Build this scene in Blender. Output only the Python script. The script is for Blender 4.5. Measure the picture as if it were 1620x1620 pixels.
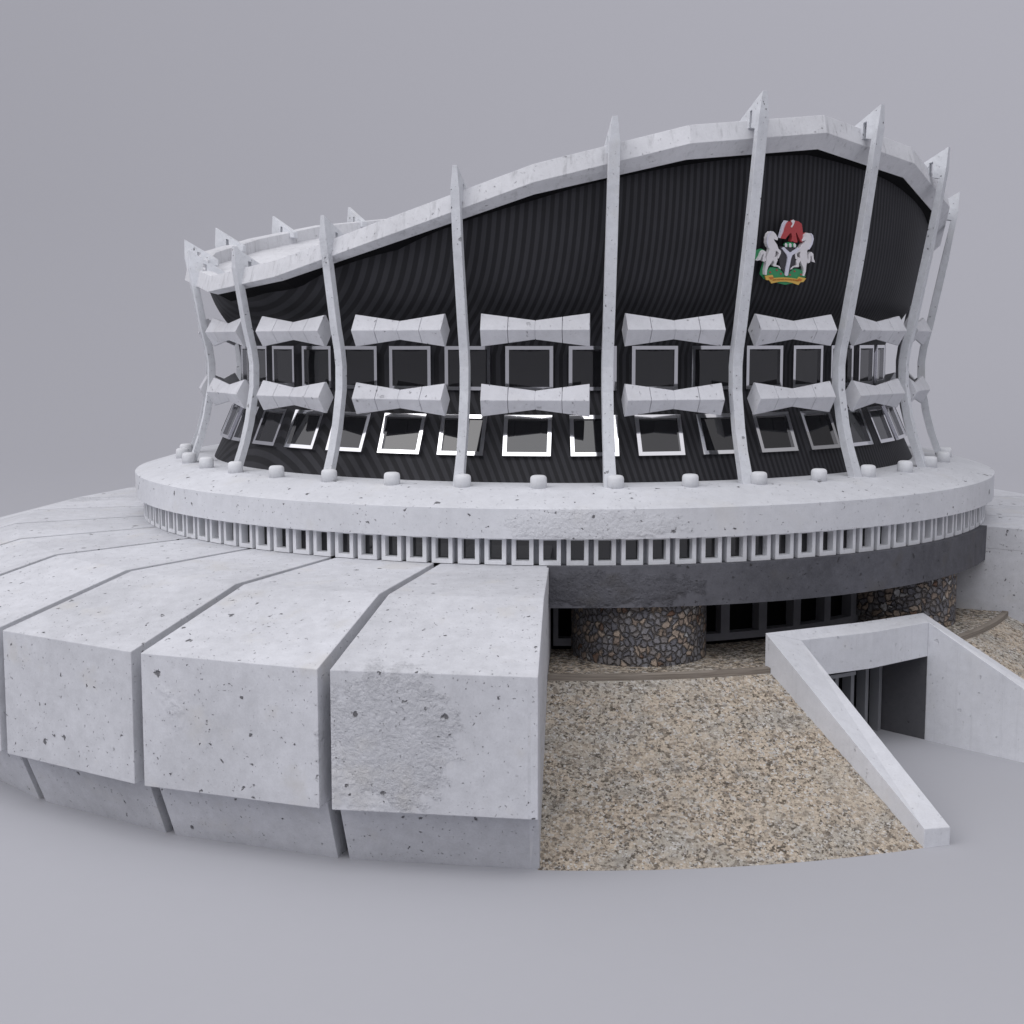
import bpy, bmesh, math, random
from mathutils import Vector, Matrix
random.seed(7)
S = bpy.context.scene
for o in list(bpy.data.objects): bpy.data.objects.remove(o)
COL = S.collection
R_ = math.radians

# ------------------------------------------------------------------ camera
cam = bpy.data.cameras.new('camera'); co = bpy.data.objects.new('camera', cam); COL.objects.link(co)
yaw, pit, rol = -0.0342, 0.11936, -0.00125
F = Vector((math.sin(yaw)*math.cos(pit), math.cos(yaw)*math.cos(pit), -math.sin(pit)))
Rt = Vector((math.cos(yaw), -math.sin(yaw), 0)); U = Rt.cross(F)
Rt, U = math.cos(rol)*Rt+math.sin(rol)*U, -math.sin(rol)*Rt+math.cos(rol)*U
M = Matrix((Rt, U, -F)).transposed().to_4x4(); M.translation = Vector((0, -137.925, 29.967))
co.matrix_world = M
cam.lens = 50; cam.sensor_width = 36; cam.clip_start = 1; cam.clip_end = 3000
S.camera = co

# ------------------------------------------------------------------ world, lamps, exposure
W = bpy.data.worlds.new('World'); S.world = W; W.use_nodes = True
bg = W.node_tree.nodes['Background']; bg.inputs['Strength'].default_value = 1.0
def world_studio():   # bright on the left and overhead, dim on the right
    T = W.node_tree; tc = T.nodes.new('ShaderNodeTexCoord'); d = T.nodes.new('ShaderNodeVectorMath'); d.operation = 'DOT_PRODUCT'
    T.links.new(tc.outputs['Generated'], d.inputs[0]); d.inputs[1].default_value = (-0.72, -0.58, 0.38)
    m = T.nodes.new('ShaderNodeMapRange'); m.inputs['From Min'].default_value = -0.5; m.inputs['From Max'].default_value = 1.0
    m.inputs['To Min'].default_value = 0.26; m.inputs['To Max'].default_value = 1.52; T.links.new(d.outputs['Value'], m.inputs['Value'])
    T.links.new(m.outputs[0], bg.inputs['Strength']); bg.inputs['Color'].default_value = (0.955, 0.945, 1.0, 1)
world_studio()
def area(name, loc, target, size, power, col):
    l = bpy.data.lights.new(name, 'AREA'); l.shape = 'SQUARE'; l.size = size; l.energy = power; l.color = col
    o = bpy.data.objects.new(name, l); COL.objects.link(o); o.location = loc
    o.rotation_euler = (Vector(target)-Vector(loc)).to_track_quat('-Z', 'Y').to_euler(); return o
area('key_softbox', (-170, -150, 190), (0, -10, 10), 130, 100000, (1.0, 0.985, 0.97))
area('top_softbox', (15, -170, 235), (0, -20, 10), 200, 125000, (0.97, 0.985, 1.0))
S.view_settings.view_transform = 'Standard'; S.view_settings.look = 'None'
S.view_settings.exposure = 0.0; S.view_settings.gamma = 1.0; S.view_settings.use_curve_mapping = False
S.render.engine = 'CYCLES'

# ------------------------------------------------------------------ node helpers
class NT:
    def __init__(s, name):
        s.m = bpy.data.materials.new(name); s.m.use_nodes = True; s.t = s.m.node_tree
        s.b = s.t.nodes['Principled BSDF']
    def n(s, typ, **kw):
        x = s.t.nodes.new(typ)
        for k, v in kw.items():
            if k.startswith('_'): setattr(x, k[1:], v)
            else: s.set(x, k, v)
        return x
    def set(s, x, k, v):
        i = x.inputs[int(k[1:])] if (k[0] == 'i' and k[1:].isdigit()) else x.inputs[k]
        if isinstance(v, bpy.types.NodeSocket): s.t.links.new(v, i)
        else: i.default_value = v
    def math(s, op, a, b=None, c=None, clamp=False):
        x = s.t.nodes.new('ShaderNodeMath'); x.operation = op; x.use_clamp = clamp
        for k, v in enumerate((a, b, c)):
            if v is not None: s.set(x, 'i%d' % k, v)
        return x.outputs[0]
    def ramp(s, v, lo, hi):   # smooth 0..1
        x = s.t.nodes.new('ShaderNodeMapRange'); x.interpolation_type = 'SMOOTHSTEP'
        s.set(x, 'Value', v); s.set(x, 'From Min', lo); s.set(x, 'From Max', hi); return x.outputs[0]
    def noise(s, vec, scale, detail=4, rough=0.55, dist=0.0):
        x = s.n('ShaderNodeTexNoise', Vector=vec, Scale=scale, Detail=detail, Roughness=rough, Distortion=dist); return x.outputs
    def mix(s, f, a, b, mode='MIX'):
        x = s.t.nodes.new('ShaderNodeMix'); x.data_type = 'RGBA'; x.blend_type = mode
        s.set(x, 'i0', f)
        for i, v in ((6, a), (7, b)):
            if isinstance(v, bpy.types.NodeSocket): s.t.links.new(v, x.inputs[i])
            else: x.inputs[i].default_value = (*v, 1) if len(v) == 3 else v
        return x.outputs[2]
    def coord(s, rnd=True):
        tc = s.n('ShaderNodeTexCoord')
        if not rnd: return tc.outputs['Object']
        oi = s.n('ShaderNodeObjectInfo')
        k = s.math('MULTIPLY', oi.outputs['Random'], 173.0)
        v = s.t.nodes.new('ShaderNodeVectorMath'); v.operation = 'ADD'
        s.t.links.new(tc.outputs['Object'], v.inputs[0]); s.t.links.new(k, v.inputs[1]); return v.outputs[0]
    def out(s, color=None, rough=None, height=None, bstr=1.0, dist=0.1, metallic=None, spec=None):
        if color is not None: s.set(s.b, 'Base Color', color if isinstance(color, bpy.types.NodeSocket) else (*color, 1))
        if rough is not None: s.set(s.b, 'Roughness', rough)
        if metallic is not None: s.set(s.b, 'Metallic', metallic)
        if spec is not None: s.set(s.b, 'Specular IOR Level', spec)
        if height is not None:
            bp = s.n('ShaderNodeBump', Strength=bstr, Distance=dist, Height=height); s.t.links.new(bp.outputs[0], s.b.inputs['Normal'])
        return s.m

def concrete(name, col, holes=1.0, big=1.0, patch=1.0, scale=1.0, stain=0.5, bstr=0.8, rnd=True, tintvar=0.05, streak=0.0, patch_at=None, panel=0.0, mott=1.0):
    t = NT(name); v = t.coord(rnd)
    oi = t.n('ShaderNodeObjectInfo').outputs['Random']
    n1 = t.noise(v, 0.09*scale, 3)[0]; n2 = t.noise(v, 1.1*scale, 6, 0.65)[0]; n3 = t.noise(v, 9*scale, 3, 0.7)[0]
    wv = t.noise(v, 3.0*scale, 4)[1]
    d = t.t.nodes.new('ShaderNodeVectorMath'); d.operation = 'MULTIPLY_ADD'
    t.t.links.new(wv, d.inputs[0]); d.inputs[1].default_value = (0.62/scale,)*3; t.t.links.new(v, d.inputs[2]); dv = d.outputs[0]
    def spots(sc, thr, size):
        vo = t.n('ShaderNodeTexVoronoi', Vector=dv, Scale=sc*scale)
        sep = t.n('ShaderNodeSeparateColor', Color=vo.outputs['Color'])
        k = t.math('MULTIPLY', t.math('SUBTRACT', sep.outputs[0], thr, clamp=True), size/(1-thr))
        return t.math('SUBTRACT', 1.0, t.ramp(vo.outputs['Distance'], t.math('MULTIPLY', k, 0.55), t.math('ADD', k, 0.0005)), clamp=True)
    s1 = t.math('MULTIPLY', spots(0.6, 0.55, 0.175), big, clamp=True)
    s2 = t.math('MULTIPLY', spots(1.5, 0.55, 0.20), holes, clamp=True)
    s3 = t.math('MULTIPLY', spots(4.2, 0.48, 0.25), holes*0.6, clamp=True)
    pn = t.noise(v, 0.085*scale, 5, 0.6)[0]
    pm = t.ramp(pn, 0.62, 0.72)
    if patch_at:
        (px, py, pz), (sx, sy, sz) = patch_at
        mp = t.n('ShaderNodeMapping', Vector=t.coord(False)); mp.vector_type = 'POINT'
        mp.inputs['Location'].default_value = (-px/sx, -py/sy, -pz/sz); mp.inputs['Scale'].default_value = (1/sx, 1/sy, 1/sz)
        ln = t.t.nodes.new('ShaderNodeVectorMath'); ln.operation = 'LENGTH'; t.t.links.new(mp.outputs[0], ln.inputs[0])
        lv = t.math('ADD', ln.outputs['Value'], t.math('MULTIPLY', t.math('SUBTRACT', n2, 0.5), 1.6))
        pm = t.math('MAXIMUM', pm, t.math('SUBTRACT', 1.0, t.ramp(lv, 0.7, 1.25)))
    pm = t.math('MULTIPLY', pm, patch)
    pr = t.noise(v, 2.9*scale, 8, 0.64)[0]
    prs = t.ramp(pr, 0.40, 0.52)
    hole = t.math('MAXIMUM', t.math('MAXIMUM', s1, s2), s3)
    f = t.math('MULTIPLY_ADD', t.math('SUBTRACT', n1, 0.5), 0.34*mott, 1.0)
    f = t.math('ADD', f, t.math('MULTIPLY', t.math('SUBTRACT', n2, 0.5), 0.26*mott))
    f = t.math('ADD', f, t.math('MULTIPLY', t.math('SUBTRACT', n3, 0.5), 0.16*mott))
    f = t.math('ADD', f, t.math('MULTIPLY', t.math('SUBTRACT', oi, 0.5), tintvar))
    f = t.math('SUBTRACT', f, t.math('MULTIPLY', t.math('MULTIPLY', pm, t.math('SUBTRACT', 1.0, prs)), -0.05))
    if panel:
        sp_ = t.n('ShaderNodeSeparateXYZ', Vector=t.coord(False)).outputs
        az = t.math('FLOOR', t.math('MULTIPLY_ADD', t.math('ARCTAN2', sp_[1], sp_[0]), 20/(2*math.pi), 0.37))
        wn = t.t.nodes.new('ShaderNodeTexWhiteNoise'); wn.noise_dimensions = '1D'; t.set(wn, 'W', az)
        f = t.math('ADD', f, t.math('MULTIPLY', t.math('SUBTRACT', wn.outputs['Value'], 0.5), panel))
    if streak:
        mp = t.n('ShaderNodeMapping', Vector=v); mp.inputs['Scale'].default_value = (1.3, 1.3, 0.06)
        sn = t.noise(mp.outputs[0], 1.5, 5, 0.7)[0]
        f = t.math('SUBTRACT', f, t.math('MULTIPLY', t.ramp(sn, 0.52, 0.72), streak))
    cc = t.n('ShaderNodeCombineColor', Red=f, Green=f, Blue=f).outputs[0]
    base = t.mix(1.0, (*col, 1), cc, 'MULTIPLY')
    st = t.ramp(t.noise(v, 0.28*scale, 4)[0], 0.56, 0.74)
    base = t.mix(t.math('MULTIPLY', st, stain*0.5), base, (col[0]*0.97, col[1]*0.93, col[2]*0.84))
    base = t.mix(t.math('MULTIPLY', hole, 0.82), base, (0.075, 0.073, 0.078))
    h = t.math('MULTIPLY', hole, -1.6)
    h = t.math('ADD', h, t.math('MULTIPLY', t.math('MULTIPLY', pr, pm), 2.0))
    h = t.math('ADD', h, t.math('MULTIPLY', n2, 0.12)); h = t.math('ADD', h, t.math('MULTIPLY', n3, 0.035))
    return t.out(base, 0.88, h, bstr, 0.16, spec=0.25)

CW = (0.575, 0.583, 0.612)
M_slab = concrete('slab_concrete', CW, patch=0.9, tintvar=0.10, mott=1.5, stain=0.9, patch_at=((-9.9, -59.9, 7.7), (3.4, 3.0, 3.7)))
M_ring = concrete('ring_concrete', (0.63, 0.64, 0.67), rnd=False, patch=0.55, panel=0.07, patch_at=((2.5, -40, 17.3), (6, 3, 1.0)))
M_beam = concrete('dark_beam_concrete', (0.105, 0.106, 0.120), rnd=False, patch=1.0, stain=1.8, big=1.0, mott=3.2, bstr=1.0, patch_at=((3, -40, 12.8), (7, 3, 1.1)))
M_rib = concrete('rib_concrete', (0.62, 0.635, 0.665), scale=1.6, big=0.7, patch=0.8, tintvar=0.08, mott=1.4)
M_tie = concrete('tie_concrete', (0.61, 0.615, 0.645), scale=1.3, holes=0.6, big=0.3, patch=0.1, stain=0.2)
M_rim = concrete('rim_concrete', (0.66, 0.665, 0.69), scale=1.2, holes=0.35, big=0.1, patch=0.0, streak=0.22, stain=0.1, rnd=False)
M_portal = concrete('portal_concrete', (0.65, 0.66, 0.69), scale=1.2, holes=0.25, big=0.15, patch=0.0, streak=0.08, stain=0.5, tintvar=0.0, rnd=False)
M_white = concrete('white_render', (0.70, 0.71, 0.73), holes=0.0, big=0.0, patch=0.0, stain=0.1, bstr=0.3)
M_surr = concrete('surround_render', (0.72, 0.73, 0.755), scale=2, holes=0.1, big=0.0, patch=0.0, stain=0.1, bstr=0.3)
M_grey = concrete('grey_render', (0.33, 0.34, 0.365), scale=2, holes=0.3, big=0.0, patch=0.0, stain=0.2, bstr=0.4, rnd=False)
M_tunnel = concrete('shaded_tunnel_concrete', (0.10, 0.10, 0.108), scale=2, holes=0.5, patch=0.0, rnd=False)  # tunnel shade put into the colour, darker than the other concrete
M_dkgrey = concrete('dark_grey_render', (0.17, 0.172, 0.19), scale=2, holes=0.3, big=0.0, patch=0.0, stain=0.2, bstr=0.4, rnd=False)

def plain(name, col, rough=0.6, metallic=0.0, var=0.1, sc=2.0, spec=0.5):
    t = NT(name); v = t.coord(); n = t.noise(v, sc, 4)[0]
    f = t.math('MULTIPLY_ADD', n, var*2, 1-var); cc = t.n('ShaderNodeCombineColor', Red=f, Green=f, Blue=f).outputs[0]
    return t.out(t.mix(1.0, (*col, 1), cc, 'MULTIPLY'), rough, metallic=metallic, spec=spec)
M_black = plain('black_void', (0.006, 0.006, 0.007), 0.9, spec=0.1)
M_glass = plain('dark_glass', (0.007, 0.007, 0.0085), 0.03, var=0.15, sc=0.8); M_glass.node_tree.nodes['Principled BSDF'].inputs['IOR'].default_value = 1.75
M_mirror = plain('polished_metal', (0.80, 0.80, 0.82), 0.07, 1.0, 0.03)
M_door = plain('door_metal', (0.26, 0.265, 0.28), 0.4, 0.0, 0.08)

def m_ground():
    t = NT('studio_floor'); v = t.coord(False); n = t.noise(v, 0.6, 5)[0]
    f = t.math('MULTIPLY_ADD', n, 0.02, 0.99); cc = t.n('ShaderNodeCombineColor', Red=f, Green=f, Blue=f).outputs[0]
    return t.out(t.mix(1.0, (0.425, 0.428, 0.455, 1), cc, 'MULTIPLY'), 0.9, spec=0.15)
M_ground = m_ground()

def m_wall():
    t = NT('dark_striped_cladding'); tc = t.coord(False)
    sp = t.n('ShaderNodeSeparateXYZ', Vector=tc).outputs
    a = R_(38)
    u = t.math('ADD', t.math('MULTIPLY', sp[0], math.cos(a)), t.math('MULTIPLY', sp[1], math.sin(a)))
    w = t.math('SINE', t.math('MULTIPLY', u, 2*math.pi/0.47))
    m = t.ramp(w, -0.35, 0.35)
    n = t.noise(tc, 0.5, 4)[0]
    c = t.mix(m, (0.0105, 0.0105, 0.013), (0.029, 0.029, 0.034))
    f = t.math('MULTIPLY_ADD', n, 0.5, 0.75); cc = t.n('ShaderNodeCombineColor', Red=f, Green=f, Blue=f).outputs[0]
    return t.out(t.mix(1.0, c, cc, 'MULTIPLY'), 0.62, m, 0.25, 0.04, spec=0.25)
M_wall = m_wall()

def m_gravel(name, sc, dark, streaky=False):
    t = NT(name); v = t.coord(False)
    if streaky:
        pass
    vo = t.n('ShaderNodeTexVoronoi', Vector=v, Scale=7.6*sc); cs = t.n('ShaderNodeSeparateColor', Color=vo.outputs['Color']).outputs
    vo2 = t.n('ShaderNodeTexVoronoi', Vector=v, Scale=4.0*sc); cs2 = t.n('ShaderNodeSeparateColor', Color=vo2.outputs['Color']).outputs
    big = t.noise(v, 0.22, 5, 0.6)[0]; n = t.noise(v, 3.0*sc, 7, 0.80)[0]; nf = t.noise(v, 9*sc, 3)[0]
    c = t.mix(t.ramp(cs[0], 0.1, 0.9), (0.64, 0.55, 0.44), (0.47, 0.395, 0.31))
    c = t.mix(t.math('MULTIPLY', t.ramp(big, 0.44, 0.62), 0.65), c, (0.44, 0.43, 0.395))
    c = t.mix(t.ramp(cs[1], 0.84, 0.88), c, (0.66, 0.64, 0.61))
    c = t.mix(t.ramp(cs2[1], 0.93, 0.95), c, (0.58, 0.55, 0.51))
    dk = t.ramp(t.math('ADD', n, t.math('MULTIPLY', t.math('SUBTRACT', cs[2], 0.5), 0.10)), 0.525+dark, 0.575+dark)
    c = t.mix(t.math('MULTIPLY', dk, 0.9), c, (0.075, 0.062, 0.048))
    c = t.mix(t.math('MULTIPLY', t.ramp(cs2[0], 0.86, 0.90), 0.55), c, (0.13, 0.105, 0.08))
    md = t.noise(v, 0.9, 4, 0.6)[0]
    c = t.mix(t.math('MULTIPLY', t.ramp(md, 0.5, 0.68), 0.35), c, (0.22, 0.20, 0.175))
    bw = t.ramp(t.noise(v, 0.35, 3)[0], 0.50, 0.66)
    c = t.mix(t.math('MULTIPLY', bw, 0.28), c, (0.62, 0.54, 0.44))
    h = t.math('ADD', t.math('MULTIPLY', vo.outputs['Distance'], -1.0), t.math('MULTIPLY', n, 1.0))
    h = t.math('ADD', h, t.math('MULTIPLY', nf, 0.3))
    return t.out(c, 0.9, h, 0.9, 0.12, spec=0.2)
M_gravel = m_gravel('gravel', 1.0, 0.0)
M_gravel2 = m_gravel('coarse_gravel', 0.75, -0.05)

def m_stone():
    t = NT('fieldstone'); tc = t.n('ShaderNodeTexCoord').outputs['Object']
    w = t.noise(tc, 2.4, 3)[1]
    d = t.t.nodes.new('ShaderNodeVectorMath'); d.operation = 'MULTIPLY_ADD'
    t.t.links.new(w, d.inputs[0]); d.inputs[1].default_value = (0.55,)*3; t.t.links.new(tc, d.inputs[2])
    # unroll the drum: azimuth * radius, height
    sp = t.n('ShaderNodeSeparateXYZ', Vector=d.outputs[0]).outputs
    an = t.math('MULTIPLY', t.math('ARCTAN2', sp[1], sp[0]), 5.0)
    cv = t.n('ShaderNodeCombineXYZ', X=an, Y=t.math('MULTIPLY', sp[2], 0.95)).outputs[0]
    vo = t.n('ShaderNodeTexVoronoi', Vector=cv, Scale=2.15); vo.voronoi_dimensions = '2D'
    ve = t.n('ShaderNodeTexVoronoi', Vector=cv, Scale=2.15); ve.voronoi_dimensions = '2D'; ve.feature = 'DISTANCE_TO_EDGE'
    cs = t.n('ShaderNodeSeparateColor', Color=vo.outputs['Color']).outputs
    r = t.n('ShaderNodeValToRGB', Fac=cs[0]); e = r.color_ramp; e.interpolation = 'CONSTANT'
    cols = [(0, (0.118, 0.117, 0.13)), (0.3, (0.17, 0.168, 0.18)), (0.5, (0.17, 0.16, 0.16)), (0.64, (0.22, 0.175, 0.145)), (0.76, (0.14, 0.085, 0.06)), (0.80, (0.32, 0.26, 0.21)), (0.93, (0.21, 0.165, 0.13)), (0.955, (0.36, 0.36, 0.36))]
    e.elements[0].position = 0; e.elements[0].color = (*cols[0][1], 1); e.elements[1].position = cols[1][0]; e.elements[1].color = (*cols[1][1], 1)
    for p, c in cols[2:]:
        q = e.elements.new(p); q.color = (*c, 1)
    n = t.noise(tc, 4, 6, 0.7)[0]; f = t.math('MULTIPLY_ADD', n, 1.7, 0.50)
    cc = t.n('ShaderNodeCombineColor', Red=f, Green=f, Blue=f).outputs[0]
    c = t.mix(1.0, r.outputs[0], cc, 'MULTIPLY')
    ed = t.ramp(t.math('ADD', ve.outputs['Distance'], t.math('MULTIPLY', t.math('SUBTRACT', n, 0.5), 0.10)), 0.02, 0.12)
    c = t.mix(ed, (0.12, 0.11, 0.105), c)
    c = t.mix(t.math('MULTIPLY', t.ramp(t.noise(tc, 0.9, 3)[0], 0.45, 0.65), 0.35), c, (0.20, 0.17, 0.145))
    h = t.math('ADD', t.ramp(ve.outputs['Distance'], 0.0, 0.22), t.math('MULTIPLY', n, 0.4))
    return t.out(c, 0.8, h, 1.0, 0.30, spec=0.3)
M_stone = m_stone()

def m_wood():
    t = NT('weathered_timber'); tc = t.coord(False); sp = t.n('ShaderNodeSeparateXYZ', Vector=tc).outputs
    an = t.math('MULTIPLY', t.math('ARCTAN2', sp[1], sp[0]), 12.0)
    cv = t.n('ShaderNodeCombineXYZ', X=an, Y=t.math('MULTIPLY', sp[2], 14.0)).outputs[0]
    n = t.noise(cv, 1.0, 6, 0.7)[0]
    c = t.mix(t.ramp(n, 0.3, 0.7), (0.17, 0.145, 0.12), (0.31, 0.275, 0.235))
    return t.out(c, 0.8, n, 0.6, 0.05, spec=0.2)
M_wood = m_wood()

# ------------------------------------------------------------------ mesh helpers
def P(phi, r, z):
    a = R_(phi); return Vector((r*math.sin(a), -r*math.cos(a), z))
def link(name, bm, mat, parent=None, kind=None, bevel=0, smooth=False, origin=None):
    bmesh.ops.recalc_face_normals(bm, faces=bm.faces)
    me = bpy.data.meshes.new(name)
    if origin is not None: bmesh.ops.translate(bm, verts=bm.verts, vec=-Vector(origin))
    bm.to_mesh(me); bm.free(); me.materials.append(mat)
    if smooth:
        for p in me.polygons: p.use_smooth = True
    o = bpy.data.objects.new(name, me); COL.objects.link(o)
    if origin is not None: o.location = origin
    if parent is not None: o.parent = parent
    if kind: o['kind'] = kind
    if bevel:
        b = o.modifiers.new('bevel', 'BEVEL'); b.width = bevel; b.segments = 2; b.limit_method = 'ANGLE'; b.angle_limit = R_(30)
    return o
def tag(o, label=None, cat=None, group=None, kind=None):
    if label: o['label'] = label
    if cat: o['category'] = cat
    if group: o['group'] = group
    if kind: o['kind'] = kind
    return o
def empty(name, loc=(0, 0, 0)):
    o = bpy.data.objects.new(name, None); COL.objects.link(o); o.location = loc; o.empty_display_size = 1; return o
def sweep(bm, prof, a0, a1, n=1, full=False):
    """closed (r,z) profile swept in azimuth; prof may be a function of phi"""
    rings = []
    m = n if full else n+1
    for i in range(m):
        ph = a0+(a1-a0)*i/n
        pr = prof(ph) if callable(prof) else prof
        rings.append([bm.verts.new(P(ph, r, z)) for r, z in pr])
    k = len(rings[0])
    for i in range(n):
        A, B = rings[i], rings[(i+1) % m]
        for j in range(k):
            bm.faces.new((A[j], A[(j+1) % k], B[(j+1) % k], B[j]))
    if not full:
        bm.faces.new(rings[0]); bm.faces.new(rings[-1][::-1])
    return bm
def prism(bm, pts, off):
    """polygon (list of Vectors) extruded by vector off"""
    A = [bm.verts.new(p) for p in pts]; B = [bm.verts.new(p+off) for p in pts]; k = len(pts)
    for j in range(k): bm.faces.new((A[j], A[(j+1) % k], B[(j+1) % k], B[j]))
    bm.faces.new(A); bm.faces.new(B[::-1])
def hexa(bm, v):
    """8 corners: bottom 4 then top 4"""
    vs = [bm.verts.new(p) for p in v]
    for f in ((0, 1, 2, 3), (7, 6, 5, 4), (0, 4, 5, 1), (1, 5, 6, 2), (2, 6, 7, 3), (3, 7, 4, 0)): bm.faces.new([vs[i] for i in f])
def boxl(bm, Mx, x0, x1, y0, y1, z0, z1):
    hexa(bm, [Mx @ Vector(p) for p in ((x0, y0, z0), (x1, y0, z0), (x1, y1, z0), (x0, y1, z0), (x0, y0, z1), (x1, y0, z1), (x1, y1, z1), (x0, y1, z1))])
def copy_tree(o, parent=None):
    c = o.copy(); COL.objects.link(c); c.parent = parent
    for ch in [x for x in bpy.data.objects if x.parent == o]: copy_tree(ch, c)
    return c

# ------------------------------------------------------------------ setting: floor and sweep
G = -0.7
A0, A1 = -1.14, 65.5          # azimuth range of the open entrance bay
bm = bmesh.new()
rs = [0.0]+[20*i for i in range(1, 13)]
prof = [(r, G) for r in (0.01, 60, 120, 180, 250)]
for k in range(1, 15):
    a = R_(k*38/14); prof.append((250+420*math.sin(a), G+420*(1-math.cos(a))))
prof.append((prof[-1][0]+260, prof[-1][1]+260*math.tan(R_(38))))
NA = 96; rings = []
for r, z in prof: rings.append([bm.verts.new(P(360*i/NA, r, z)) for i in range(NA)])
for j in range(4):
    for i in range(NA): bm.faces.new((rings[j][i], rings[j][(i+1) % NA], rings[j+1][(i+1) % NA], rings[j+1][i]))
o = link('ground', bm, M_ground, kind='structure', smooth=True)
bm = bmesh.new(); rings = []
for r, z in prof[4:]: rings.append([bm.verts.new(P(360*i/NA, r, z)) for i in range(NA)])
for j in range(len(rings)-1):
    for i in range(NA): bm.faces.new((rings[j][i], rings[j][(i+1) % NA], rings[j+1][(i+1) % NA], rings[j+1][i]))
link('backdrop', bm, M_ground, kind='structure', smooth=True)

# ------------------------------------------------------------------ gravel bank, terrace, kerb
def gz(r): return G+max(0.0, (6.72-G)*(57.95-r)/(57.95-41.9))
def gravel_patch(a0, a1, r0=41.9, r1=57.95, n=60, m=44, amp=0.05):
    bm = bmesh.new(); g = []
    for i in range(n+1):
        row = []
        for j in range(m+1):
            f0 = a0(j/m) if callable(a0) else a0; f1 = a1(j/m) if callable(a1) else a1
            ph = f0+(f1-f0)*i/n; r = r0+(r1-r0)*j/m
            z = gz(r)+(random.uniform(-amp, amp) if 0 < j < m else 0)+(0.0 if j < m else 0.004)
            row.append(bm.verts.new(P(ph, r, z)))
        g.append(row)
    for i in range(n):
        for j in range(m): bm.faces.new((g[i][j], g[i+1][j], g[i+1][j+1], g[i][j+1]))
    return bm
# the portal's left wall line (outer face) in azimuth from r=41.9 to 59.65
fl = lambda t: 21.6+(23.3-21.6)*t
o = link('gravel_bank', gravel_patch(A0-.1, fl), M_gravel, kind='structure')
o = link('gravel_bank', gravel_patch(lambda t: 45.3-.7*t, A1+.1, n=30), M_gravel, kind='structure')
bm = bmesh.new()
for i in range(80):
    a, b = A0+(A1-A0)*i/80, A0+(A1-A0)*(i+1)/80
    ro_ = 39.2 if 21.9 < (a+b)/2 < 45.2 else 41.45
    bm.faces.new([bm.verts.new(P(a, 30.5, 7.0)), bm.verts.new(P(b, 30.5, 7.0)), bm.verts.new(P(b, ro_, 7.05)), bm.verts.new(P(a, ro_, 7.05))])
bmesh.ops.remove_doubles(bm, verts=bm.verts, dist=0.001)
link('gravel_terrace', bm, M_gravel2, kind='structure')
kb = empty('timber_kerb', P(20, 41.6, 6.6)); tag(kb, 'weathered brown timber kerb curving along the top of the gravel bank', 'kerb')
def kerb_piece(a, b):
    bm = bmesh.new(); sweep(bm, [(41.4, 6.2), (41.9, 6.2), (41.92, 7.12), (41.4, 7.14)], a, b, 14)
    o = link('kerb_board', bm, M_wood, kb, bevel=0.04); o.matrix_parent_inverse = Matrix.Translation(-kb.location); return o
kerb_piece(A0, 20.75); kerb_piece(45.6, A1)

# ------------------------------------------------------------------ the building
B = empty('round_theatre'); tag(B, 'large round white concrete theatre with flared black striped drum and wavy saddle roof', 'building')

# radial roof segments
SPROF = [(39.15, 14.33), (50.3, 14.02), (60.45, 11.42), (60.5, 3.2), (57.9, 3.2), (57.7, 9.6), (49.7, 12.2), (39.15, 12.4)]
BPROF = [(59.35, 3.2), (57.8, G-.05), (56.4, G-.05), (57.0, 3.2)]
segs = [(A0-12.09*k-11.37, A0-12.09*k) for k in range(14)]
segs += [(A1+12*k, A1+12*k+11.3) for k in range(9)]+[(A1+108, A1+108+13.6)]
for a, b in segs:
    mid = P((a+b)/2, 50, 0)
    bm = bmesh.new(); sweep(bm, SPROF, a, b, 1); link('roof_segment', bm, M_slab, B, bevel=0.05)
    bm = bmesh.new(); sweep(bm, BPROF, a, b, 1); link('plinth_panel', bm, M_slab, B, bevel=0.04)
bm = bmesh.new()
sweep(bm, [(33, G), (33, 13.2), (39.1, 13.3), (49.3, 13.0), (58.5, 10.3), (58.4, 3.4), (56.9, 3.1), (56.2, G)], A1+.25, 360+A0-.25, 72)
link('inner_shell', bm, M_grey, B)

EW = [(32.9, G), (32.9, 13.2), (39.2, 14.30), (50.28, 13.99), (60.41, 11.39), (60.46, 3.23), (59.32, 3.17), (57.77, G)]
for a, b in ((A1+.03, A1+.55), (A0-.55, A0-.03)):
    bm = bmesh.new(); sweep(bm, EW, a, b, 1); link('end_wall', bm, M_slab, B)
# recessed lower storey behind the terrace
bm = bmesh.new(); sweep(bm, [(33.6, 6.8), (33.6, 7.35), (33.9, 7.35), (33.9, 6.8)], A0, A1, 30)
bm.free()
bm = bmesh.new(); sweep(bm, [(32.6, 7.0), (32.6, 11.6), (32.9, 11.6), (32.9, 7.0)], A0, A1, 30); link('lower_glazing', bm, M_black, B)
def low_frame(ph):
    bm = bmesh.new(); h = 5.625/2
    sweep(bm, [(33.0, 7.45), (33.9, 7.45), (33.9, 8.0), (33.0, 8.0)], ph-h, ph+h, 1)
    sweep(bm, [(33.0, 8.0), (33.9, 8.0), (33.9, 11.6), (33.0, 11.6)], ph-h, ph-h+0.62, 1)
    sweep(bm, [(33.0, 8.0), (33.9, 8.0), (33.9, 11.6), (33.0, 11.6)], ph+h-0.62, ph+h, 1)
    return link('lower_window_frame', bm, M_dkgrey, B)
for k in range(12): low_frame(A0+0.3+5.625*(k+0.5))
# dark curved beam over the entrance bay
bm = bmesh.new(); sweep(bm, [(39.9, 14.36), (39.85, 11.43), (39.0, 11.43), (32.5, 11.6), (32.5, 14.36)], A0-.2, A1, 48); link('curved_beam', bm, M_beam, B)
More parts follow.
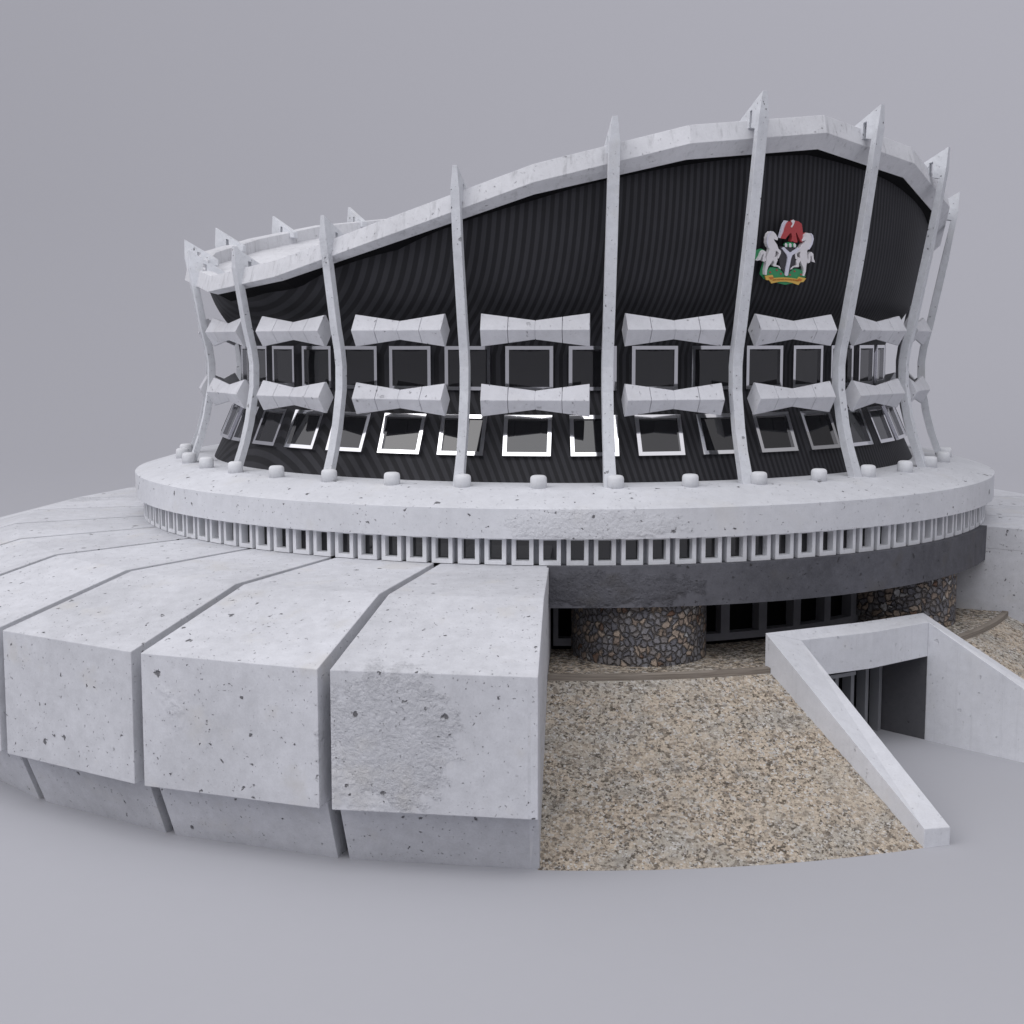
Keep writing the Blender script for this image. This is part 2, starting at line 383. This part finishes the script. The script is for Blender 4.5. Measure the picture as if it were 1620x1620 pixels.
# stone drums
def drum(ph):
    c = P(ph, 34.4, 0); bm = bmesh.new(); n = 72; lo, hi = [], []
    for lst, z in ((lo, 6.9), (hi, 11.5)):
        for i in range(n): lst.append(bm.verts.new((4.98*math.cos(2*math.pi*i/n), 4.98*math.sin(2*math.pi*i/n), z)))
    for i in range(n): bm.faces.new((lo[i], lo[(i+1) % n], hi[(i+1) % n], hi[i]))
    bm.faces.new(lo[::-1]); bm.faces.new(hi)
    o = link('stone_drum', bm, M_stone, B); o.location = (c.x, c.y, 0); o.rotation_euler = (0, 0, R_(ph*3)); return o
drum(9.75); drum(53.6)

# strip of small window surrounds below the ledge
PITCH = 360/128
bm = bmesh.new(); sweep(bm, [(38.2, 14.36), (38.62, 14.36), (38.62, 16.4), (38.2, 16.4)], 0, 360, 128, full=True); link('recess_wall', bm, M_grey, B)
def surround():
    bm = bmesh.new(); h = 2.23/2; t = .42
    sec = lambda z0, z1: [(38.46, z0), (39.33, z0), (39.33, z1), (38.46, z1)]
    sweep(bm, sec(14.37, 14.67), -h, h, 1)
    sweep(bm, sec(14.67, 16.36), -h, -h+t, 1); sweep(bm, sec(14.67, 16.36), h-t, h, 1)
    sweep(bm, sec(16.14, 16.36), -h+t, h-t, 1)
    o = link('window_surround', bm, M_surr, B); bm = bmesh.new()
    sweep(bm, [(38.66, 14.67), (38.70, 14.67), (38.70, 16.14), (38.66, 16.14)], -h+t, h-t, 1); link('pane', bm, M_glass, o); return o
s0 = surround(); first = True
for k in range(128):
    ph = (0.65+1.115+PITCH*k+180) % 360-180
    if abs(ph) > 92: continue
    o = s0 if first else copy_tree(s0, B)
    first = False; o.rotation_euler = (0, 0, R_(ph))

# ledge ring
bm = bmesh.new()
sweep(bm, [(40.0, 16.31), (40.0, 18.40), (39.93, 18.46), (36.6, 19.40), (35.9, 19.5), (31.0, 19.56), (31.0, 16.35)], 0, 360, 120, full=True)
link('ledge_ring', bm, M_ring, B)
def sub(name, pts, **k): pass

# ---- saddle roof heights as tables of azimuth
def table(tab):
    tab = sorted(tab); n = len(tab)
    def f(ph):
        ph = (ph+180) % 360-180
        xs = [(a-360, v) for a, v in tab]+tab+[(a+360, v) for a, v in tab]
        for i in range(1, len(xs)-2):
            if xs[i][0] <= ph <= xs[i+1][0]:
                (x0, y0), (x1, y1), (x2, y2), (x3, y3) = xs[i-1:i+3]; t = (ph-x1)/(x2-x1)
                m1 = (y2-y0)/(x2-x0)*(x2-x1); m2 = (y3-y1)/(x3-x1)*(x2-x1)
                return (2*t**3-3*t*t+1)*y1+(t**3-2*t*t+t)*m1+(-2*t**3+3*t*t)*y2+(t**3-t*t)*m2
    return f
ZB = table([(-165, 43.2), (-147, 42.9), (-129.2, 41.5), (-111.2, 39.4), (-93.2, 37.4), (-75.2, 35.5), (-57.2, 34.1), (-39.2, 34.95), (-21.2, 37.6), (-3.2, 41.1), (14.8, 43.85), (32.8, 45.15), (50.8, 43.8), (68.8, 41.3), (86.8, 38.8), (104.8, 37.6), (122.8, 38.4), (140.8, 40.4), (158.8, 42.2), (176.8, 43.1)])
H2 = table([(-180, .6), (-120, .4), (-56, .2), (-38, .27), (-22, .48), (-13, .54), (-3, .75), (5, .80), (14, 1.02), (32, 1.09), (49, 1.04), (70, .9), (110, .6)])
VER = [-3.2+18*k for k in range(20)]
def rv(z): return 34.95+.085*(z-34.5)
def rimv(ph):
    zb = ZB(ph); zt = zb+1.32; r = rv(zb)
    return [(r-.22, zt), (r+.10, zb), (r-.80, zb-H2(ph)), (r-1.6, zb-H2(ph)+.2), (r-1.5, zt-.1), (r-1.15, zt)]
bm = bmesh.new(); rings = [[bm.verts.new(P(v, r, z)) for r, z in rimv(v)] for v in VER]
for i in range(20):
    a, b = rings[i], rings[(i+1) % 20]
    for j in range(6): bm.faces.new((a[j], a[(j+1) % 6], b[(j+1) % 6], b[j]))
link('roof_rim', bm, M_rim, B, bevel=0.03)
# inner roof deck following the saddle
bm = bmesh.new(); rings = []
NR = 10
def deckz(ph, q): # q 0..1
    za = ZB(ph)+.05; zc = 38.6
    return zc+(za-zc)*q*q
cen = bm.verts.new((0, 0, 38.6))
for j in range(1, NR+1):
    q = j/NR; ring = []
    for i in range(20):
        v = VER[i]; ring.append(bm.verts.new(P(v, (rv(ZB(v))-1.2)*q, deckz(v, q))))
    rings.append(ring)
for i in range(20): bm.faces.new((cen, rings[0][i], rings[0][(i+1) % 20]))
for j in range(NR-1):
    for i in range(20): bm.faces.new((rings[j][i], rings[j+1][i], rings[j+1][(i+1) % 20], rings[j][(i+1) % 20]))
link('roof_deck', bm, M_rim, B)
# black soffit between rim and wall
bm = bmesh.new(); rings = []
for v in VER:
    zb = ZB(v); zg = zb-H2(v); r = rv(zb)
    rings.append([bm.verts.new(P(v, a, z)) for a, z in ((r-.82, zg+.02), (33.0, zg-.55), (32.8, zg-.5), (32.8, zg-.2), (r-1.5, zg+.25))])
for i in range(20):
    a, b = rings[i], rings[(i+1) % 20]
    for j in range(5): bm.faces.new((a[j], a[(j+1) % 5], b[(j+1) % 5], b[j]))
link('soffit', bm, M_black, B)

# ---- black striped drum wall
WP = [(19.3, 33.0), (22.0, 31.75), (24.0, 30.85), (25.5, 30.2), (26.2, 30.02), (29.6, 29.98), (30.5, 30.5), (31.8, 31.6), (33.4, 32.65), (35.0, 33.1), (37.0, 33.5), (40, 33.8), (48, 34.1)]
def wr0(z):
    for (z0, r0), (z1, r1) in zip(WP, WP[1:]):
        if z <= z1: return r0+(r1-r0)*(z-z0)/(z1-z0)
    return WP[-1][1]
def wr(z):
    if z < 29: return wr0(z)
    return sum(wr0(z+d*.45) for d in range(-3, 4))/7
bm = bmesh.new(); n = 160; cols = []
for i in range(n):
    ph = 360*i/n; v0 = math.floor((ph+3.2)/18); t = (ph+3.2)/18-v0
    a, b = VER[v0 % 20], VER[(v0+1) % 20]
    zt = (ZB(a)-H2(a))*(1-t)+(ZB(b)-H2(b))*t+.1
    c = [bm.verts.new(P(ph, wr(z), z)) for z in (19.3, 22, 24, 25.5, 26.2, 28.9)]
    for k in range(0, 23):
        z = 29.4+(zt-29.4)*(k/22)**1.35; c.append(bm.verts.new(P(ph, min(wr(z), 34.0), z)))
    cols.append(c)
for i in range(n):
    a, b = cols[i], cols[(i+1) % n]
    for j in range(len(a)-1): bm.faces.new((a[j], b[j], b[j+1], a[j+1]))
link('drum_wall', bm, M_wall, B, smooth=True)

# ---- ribs with pointed fins
RP = [(19.45, 35.66), (21.8, 34.80), (23.5, 34.32), (25.2, 34.0), (26.3, 33.80), (28.1, 33.76), (29.36, 33.92), (31.05, 34.32), (36.9, 35.45)]
def rib(k):
    ph = {1: 22.95, 2: 40.5, 3: 59.2, 4: 77.0}.get(k, 5.85+18*k); phn = (ph+180) % 360-180
    zb = ZB(ph); lo, hi = ZB(-3.2+18*k), ZB(14.8+18*k); zb = (lo+hi)/2; zt = zb+1.32; tip = zb+3.05
    ro = lambda z: RP[-1][1]+.155*(z-36.9)
    w = .41 if phn > 0 else .34
    wf = lambda p: 1.15 if p.z < 21 else (max(.5, 1-.5*(p.z-zt)/(tip-zt)) if p.z > zt else 1)
    outer = [(r, z) for z, r in RP if z < zt-3]
    if zt > 38.5: outer.append((ro(zt), zt))
    else: outer.append((ro(zt), zt))
    rt = ro(zt)+(.10 if phn > 0 else -.12); outer.append((rt, tip))
    d = .66 if phn > 0 else .58
    ri = rv(zt)*math.cos(R_(9))-.1
    ft = lambda q: tip-.60*q
    inner = [(rt-3.1, ft(3.1)), (rt-3.1, zt-.7), (rt-1.5, zt-.7), (rt-1.5, min(zt+.75, ft(1.5)-.35)), (rt-1.2, min(zt+.85, ft(1.2)-.45)), (rt-1.2, zt-.7), (rt-.70, zt-.8)]
    inner += [(r-d, z) for r, z in outer[:-2][::-1]]
    prof = [(rr if zz < zt-3 else min(rr, rt), zz) for rr, zz in outer]+inner
    bm = bmesh.new(); a = R_(ph); tn = Vector((math.cos(a), math.sin(a), 0))
    pts = [P(ph, r, z) for r, z in prof]
    A = [bm.verts.new(p-tn*w*wf(p)) for p in pts]; Bv = [bm.verts.new(p+tn*w*wf(p)) for p in pts]; m = len(pts)
    for j in range(m): bm.faces.new((A[j], A[(j+1) % m], Bv[(j+1) % m], Bv[j]))
    f1 = bm.faces.new(A); f2 = bm.faces.new(Bv[::-1]); bm.normal_update(); bmesh.ops.triangulate(bm, faces=[f1, f2])
    return link('rib', bm, M_rib, B, bevel=0.03)
for k in range(20): rib(k)

# ---- bow-tie ties between the ribs, two rows
def tie():
    bm = bmesh.new(); L = 3.98; g = .022
    def sec(x):
        q = abs(x)/L; h = .69+(1.20-.69)*q; d = .52+(.80-.52)*q; c = .10
        pts = [(-d, c*.2), (-d*.12, h), (d*.12, h), (d, c*.2), (d, -c*.2), (d*.12, -h), (-d*.12, -h), (-d, -c*.2)]
        return [Vector((x, y, z)) for y, z in pts]
    for x0, x1 in ((-L, -L/2-g), (-L/2+g, -g), (g, L/2-g), (L/2+g, L)):
        a = [bm.verts.new(p) for p in sec(x0)]; b = [bm.verts.new(p) for p in sec(x1)]
        for j in range(8): bm.faces.new((a[j], a[(j+1) % 8], b[(j+1) % 8], b[j]))
        bm.faces.new(a); bm.faces.new(b[::-1])
    for v0 in (-.1, ):
        a = [bm.verts.new(Vector((-L+.2, p.y*.93, p.z*.93))) for p in sec(0)]; b = [bm.verts.new(Vector((L-.2, p.y*.93, p.z*.93))) for p in sec(0)]
        for j in range(8): bm.faces.new((a[j], a[(j+1) % 8], b[(j+1) % 8], b[j]))
    return link('tie_block', bm, M_tie, B, bevel=0.03)
t0 = tie(); first = True
for z in (30.80, 25.68):
    for k in range(20):
        ph = -3.2+18*k; phn = (ph+180) % 360-180
        if 0 < phn < 100: ph = -3.2+17.65*k
        if abs(phn) > 105: continue
        o = t0 if first else t0.copy()
        if not first: COL.objects.link(o); o.parent = B
        first = False
        o.scale = (1.0 if k == 0 else .94, 1, 1); o.location = P(ph, 33.25 if z > 28 else 33.3, z); o.rotation_euler = (0, 0, R_(ph))

# ---- windows: mirror frames with dark panes (x along wall, y outwards = -Y local)
def window(w, h, th, name='window'):
    bm = bmesh.new(); I = Matrix(); d = .30
    boxl(bm, I, -w/2, w/2, -d, .25, -h/2, -h/2+th); boxl(bm, I, -w/2, w/2, -d, .25, h/2-th, h/2)
    boxl(bm, I, -w/2, -w/2+th, -d, .25, -h/2+th, h/2-th); boxl(bm, I, w/2-th, w/2, -d, .25, -h/2+th, h/2-th)
    f = link(name, bm, M_mirror, B)
    bm = bmesh.new(); boxl(bm, I, -w/2+th, w/2-th, -.12, 0.1, -h/2+th, h/2-th)
    p = link('pane', bm, M_glass, f); return f
wu = window(3.62, 3.34, .27); wl = window(3.62, 3.26, .30)
tilt = math.atan2(30.2-31.65, 24.3-21.3)   # lower row follows the battered wall
fu = fl2 = True
for k in range(40):
    ph = -4.5+9.06*(k if k < 20 else k-40)
    if abs(ph) > 96: continue
    for proto, row in ((wu, 0), (wl, 1)):
        if (row == 0 and fu) or (row == 1 and fl2):
            o = proto
            if row == 0: fu = False
            else: fl2 = False
        else: o = copy_tree(proto, B)
        if row == 0: o.location = P(ph, 29.98, 27.95); o.rotation_euler = (0, 0, R_(ph))
        else:
            o.location = P(ph, 31.42, 22.86)
            o.rotation_euler = (Matrix.Rotation(R_(ph), 3, 'Z') @ Matrix.Rotation(-R_(24), 3, 'X')).to_euler()

# ------------------------------------------------------------------ rounded white stubs on the ledge
def stub():
    bm = bmesh.new(); prof = [(.60, -.15), (.60, .60), (.575, .74), (.50, .83), (.38, .875), (.15, .89)]; n = 28
    rr = [[bm.verts.new((r*math.cos(2*math.pi*i/n), r*math.sin(2*math.pi*i/n), z)) for i in range(n)] for r, z in prof]
    for j in range(len(rr)-1):
        for i in range(n): bm.faces.new((rr[j][i], rr[j][(i+1) % n], rr[j+1][(i+1) % n], rr[j+1][i]))
    bm.faces.new(rr[-1]); bm.faces.new(rr[0][::-1]); return link('stub_bollard', bm, M_white, smooth=True)
names = {0: 'below the tie blocks left of the middle, clear of any rib', 1: 'touching the right side of the middle rib', 2: 'between the middle rib and the emblem bay',
 3: 'at the right foot of the tall rib left of the emblem', 4: 'below the coat of arms bay, centred between two ribs', 5: 'hidden mostly behind the foot of the rib right of the emblem',
 6: 'right of the emblem bay beside the striped wall end', 7: 'behind the far right ribs, larger of that pair', 8: 'farthest right, at the outermost rib foot',
 -1: 'covering the foot of the rib left of the middle', -2: 'midway between the second and third clear ribs from the left', -3: 'covering the foot of the second clear rib from the left',
 -4: 'third from left of the spaced row, midway between two ribs', -5: 'in front of the leftmost clear rib foot', -6: 'at the lower left corner of the striped wall',
 -7: 'in front of the leftmost rib foot', -8: 'leftmost of the cluster at the far left ribs', -9: 'behind the far left rib cluster', 9: 'beyond the far right rib'}
sb = stub(); first = True
for k in range(-9, 10):
    ph = -2.53+8.93*k
    o = sb if first else sb.copy()
    if not first: COL.objects.link(o)
    first = False; o.location = P(ph, 35.75, 19.5)
    tag(o, 'white rounded stub '+names[k], 'bollard', 'white stubs along the ledge')

# ------------------------------------------------------------------ entrance portal cut into the bank
E_ = empty('entrance_portal', (0, 0, 0)); tag(E_, 'pale concrete sunken entrance with two sloping wing walls cut into the gravel bank', 'entrance')
def at(v, z): return Vector((v.x, v.y, z))
aL, fL, fM, fR, bR, bM = P(20.65, 41.2, 9.48), P(24.96, 41.0, 8.66), P(34.25, 41.0, 8.62), P(43.6, 40.95, 8.55), P(46.2, 39.4, 8.83), P(34.6, 39.6, 9.12)
eLo, eLi, eRi, eRo = P(22.5, 57.97, .5), P(24.3, 58.1, .43), P(43.82, 58.1, .43), P(45.6, 58.1, .5)
def wall(name, tops, zb, mat=M_portal, bev=.04):
    bm = bmesh.new(); A = [bm.verts.new(at(p, zb)) for p in tops]; T_ = [bm.verts.new(p) for p in tops]; m = len(tops)
    for q in range(m): bm.faces.new((A[q], A[(q+1) % m], T_[(q+1) % m], T_[q]))
    f1 = bm.faces.new(A[::-1]); f2 = bm.faces.new(T_); bm.normal_update(); bmesh.ops.triangulate(bm, faces=[f1, f2])
    return link(name, bm, mat, E_, bevel=bev)
wall('wing_wall', [aL, eLo, eLi, fL], G-.05)
wall('wing_wall', [fR, eRi, eRo, bR], G-.05)
bm = bmesh.new(); st = [(fL, aL), (fM, bM), (fR, bR)]
rings = [[bm.verts.new(at(f, 5.9)), bm.verts.new(f.copy()), bm.verts.new(b.copy()), bm.verts.new(at(b, 5.9))] for f, b in st]
for q in range(2):
    for w_ in range(4): bm.faces.new((rings[q][w_], rings[q][(w_+1) % 4], rings[q+1][(w_+1) % 4], rings[q+1][w_]))
bm.faces.new(rings[0]); bm.faces.new(rings[-1][::-1]); link('lintel', bm, M_portal, E_, bevel=0.02)
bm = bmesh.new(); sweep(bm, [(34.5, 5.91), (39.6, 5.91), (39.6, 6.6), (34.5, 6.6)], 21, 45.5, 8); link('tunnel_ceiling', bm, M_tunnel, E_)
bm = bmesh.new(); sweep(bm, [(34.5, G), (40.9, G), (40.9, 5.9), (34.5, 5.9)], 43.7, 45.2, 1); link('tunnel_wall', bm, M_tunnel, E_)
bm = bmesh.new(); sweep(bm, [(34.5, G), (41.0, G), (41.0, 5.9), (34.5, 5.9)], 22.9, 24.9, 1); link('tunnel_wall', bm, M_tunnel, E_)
bm = bmesh.new(); sweep(bm, [(36.0, G), (36.15, G), (36.15, 5.9), (36.0, 5.9)], 24.9, 43.7, 6); link('door_glazing', bm, M_black, E_)
for k in range(7):
    a = 43.1-2.7*k; bm = bmesh.new(); sweep(bm, [(36.2, G), (37.1, G), (37.1, 5.2), (36.2, 5.2)], a-.36, a+.22, 1); link('door_post', bm, M_door, E_, bevel=0.02)
bm = bmesh.new(); sweep(bm, [(36.2, 5.2), (37.1, 5.2), (37.1, 5.6), (36.2, 5.6)], 25, 43.6, 6); link('door_header', bm, M_dkgrey, E_)
bm = bmesh.new(); sweep(bm, [(37.12, 4.8), (38.6, 4.8), (38.6, 5.1), (37.12, 5.1)], 29.0, 35.6, 3); link('door_canopy', bm, M_door, E_, bevel=0.03)

# ------------------------------------------------------------------ coat of arms
EM = empty('coat_of_arms', P(29.45, 33.9, 36.6)); tag(EM, 'painted coat of arms with red eagle and two white horses on the striped wall', 'emblem')
EM.rotation_euler = (Matrix.Rotation(R_(29.75), 3, 'Z') @ Matrix.Rotation(R_(11), 3, 'X')).to_euler()
def emat(n, c): return plain(n, c, 0.55, 0, 0.05)
mR, mW, mK, mG, mY, mO, mS = emat('emblem_red', (.42, .055, .06)), emat('emblem_white', (.72, .70, .72)), emat('emblem_black', (.045, .042, .05)), emat('emblem_green', (.035, .27, .11)), emat('emblem_yellow', (.66, .42, .09)), emat('emblem_orange', (.50, .16, .03)), emat('emblem_silver', (.66, .66, .76))
def E2(X, Y): return ((X+.196*(Y-785)-800)*.0052, (785-Y)*.00417)
def plate(name, pts, y0, y1, mat, parent=None, mirror=None):
    bm = bmesh.new(); q = [E2(*p) for p in pts]
    if mirror is not None: q = [((-u+.22 if mirror else u-.13), v) for u, v in q]
    A = [bm.verts.new((u, -y1, v)) for u, v in q]; Bv = [bm.verts.new((u, -y0, v)) for u, v in q]; m = len(q)
    for j in range(m): bm.faces.new((A[j], A[(j+1) % m], Bv[(j+1) % m], Bv[j]))
    f1 = bm.faces.new(A); f2 = bm.faces.new(Bv[::-1]); bm.normal_update(); bmesh.ops.triangulate(bm, faces=[f1, f2])
    return link(name, bm, mat, parent or EM)
plate('grass_mound', [(380, 1200), (400, 1150), (450, 1100), (500, 1065), (560, 1062), (640, 1075), (700, 1130), (735, 1180), (800, 1180), (840, 1130), (890, 1085), (950, 1070), (1020, 1085), (1090, 1130), (1120, 1200), (1080, 1280), (990, 1310), (870, 1340), (740, 1365), (640, 1345), (560, 1310), (430, 1290)], 0, .30, mG)
plate('green_edging', [(330, 1200), (350, 1120), (390, 1000), (420, 940), (470, 900), (450, 1100), (560, 1120), (560, 1300), (400, 1280)], 0, .10, mG)
plate('green_edging', [(235, 930), (250, 850), (300, 770), (380, 745), (440, 770), (400, 830), (330, 900), (290, 945)], 0, .10, mG)
plate('red_edging', [(1080, 620), (1090, 520), (1130, 450), (1190, 430), (1250, 470), (1200, 600), (1090, 690)], 0, .07, mR)
rib_ = plate('ribbon', [(375, 1215), (510, 1195), (525, 1250), (620, 1240), (740, 1232), (860, 1240), (960, 1255), (990, 1215), (1115, 1240), (1060, 1305), (1010, 1310), (965, 1362), (860, 1325), (740, 1305), (620, 1310), (480, 1345), (450, 1290), (390, 1285)], .30, .40, mY)
plate('ribbon_fold', [(435, 1235), (510, 1225), (530, 1245), (470, 1280)], .40, .42, mO, rib_)
plate('ribbon_fold', [(945, 1280), (985, 1240), (1040, 1260), (1010, 1295)], .40, .42, mO, rib_)
plate('shield', [(690, 690), (840, 690), (1000, 695), (985, 800), (950, 930), (900, 1050), (830, 1130), (760, 1195), (705, 1120), (660, 1020), (650, 900), (670, 780)], .05, .34, mK)
plate('pall', [(695, 715), (740, 695), (790, 745), (845, 790), (900, 750), (985, 690), (1020, 715), (960, 775), (875, 835), (850, 900), (825, 1000), (800, 1100), (780, 1190), (745, 1205), (725, 1185), (745, 1080), (775, 960), (790, 880), (780, 830), (735, 770)], .34, .44, mS)
plate('wreath', [(750, 660), (780, 625), (850, 605), (920, 615), (965, 650), (950, 690), (850, 680), (765, 690)], .2, .42, mG)
for x in (770, 845, 925): plate('wreath_band', [(x-18, 690), (x-22, 640), (x, 618), (x+22, 640), (x+16, 690)], .42, .47, mW)
eg = plate('eagle', [(940, 218), (1030, 235), (1082, 275), (1095, 400), (1090, 500), (1085, 600), (1050, 585), (1010, 500), (985, 430), (968, 440), (975, 500), (992, 600), (945, 608), (905, 585), (870, 595), (900, 520), (885, 440), (850, 460), (775, 552), (712, 545), (770, 430), (795, 350), (830, 280), (880, 245), (905, 265), (915, 300)], .0, .38, mR)
plate('eagle_wing_edge', [(820, 235), (870, 240), (830, 280), (795, 350), (770, 430), (712, 545), (690, 540), (740, 400), (775, 300)], 0, .2, mS, eg)
plate('eagle_head', [(885, 235), (930, 208), (955, 230), (930, 290), (895, 345), (880, 335), (910, 285), (905, 260)], .38, .44, mW, eg)
horse = [(590, 430), (630, 470), (665, 545), (655, 580), (625, 572), (585, 556), (605, 600), (645, 660), (660, 720), (705, 765), (703, 805), (655, 900), (632, 898), (640, 860), (668, 805), (640, 770), (612, 765), (605, 830), (580, 880), (625, 862), (638, 930), (605, 1000), (612, 1015), (665, 1030), (692, 1085), (668, 1080), (645, 1045), (560, 1040), (553, 1020), (575, 975), (560, 925), (520, 985), (465, 1050), (440, 1110), (428, 1195), (398, 1195), (398, 1120), (420, 1030), (438, 940), (450, 870), (480, 800), (505, 740), (475, 700), (455, 640), (462, 550), (490, 480), (530, 440)]
tail = [(438, 940), (400, 968), (372, 950), (385, 890), (405, 820), (372, 850), (335, 935), (280, 950), (330, 880), (362, 800), (405, 765), (445, 790), (440, 840), (412, 915), (440, 880)]
mane = [(560, 428), (520, 462), (482, 540), (474, 640), (484, 720), (468, 690), (455, 620), (465, 530), (500, 465), (540, 432)]
for mir, dx in ((False, 0), (True, 0)):
    h = plate('horse', horse, .08, .40, mW, mirror=mir)
    plate('horse_tail', tail, .08, .36, mW, h, mirror=mir)
    plate('horse_mane', mane, .40, .46, mS, h, mirror=mir)
for x, y in ((600, 1110), (480, 1150), (670, 1170), (920, 1120), (835, 1185), (1035, 1175)):
    plate('flower', [(x-18, y-4), (x-6, y-16), (x+10, y-14), (x+18, y+2), (x+6, y+14), (x-12, y+12)], .30, .33, mR)
# motto on the ribbon, bent to its curve
cu = bpy.data.curves.new('motto', 'FONT'); cu.body = 'UNITY AND FAITH, PEACE AND PROGRESS'; cu.size = .165; cu.align_x = 'CENTER'; cu.align_y = 'CENTER'; cu.extrude = .01
tmp = bpy.data.objects.new('tmp', cu); COL.objects.link(tmp)
me = bpy.data.meshes.new_from_object(tmp.evaluated_get(bpy.context.evaluated_depsgraph_get())); bpy.data.objects.remove(tmp)
sx = 2.45/max(.1, max(v.co.x for v in me.vertices)-min(v.co.x for v in me.vertices))
u0, v0 = E2(740, 1268)
for v in me.vertices:
    x, y, z = v.co; x *= sx; v.co = (u0+x, -.415-z, v0+y-.05*x*x)
me.materials.append(mO); mo = bpy.data.objects.new('motto_lettering', me); COL.objects.link(mo); mo.parent = rib_
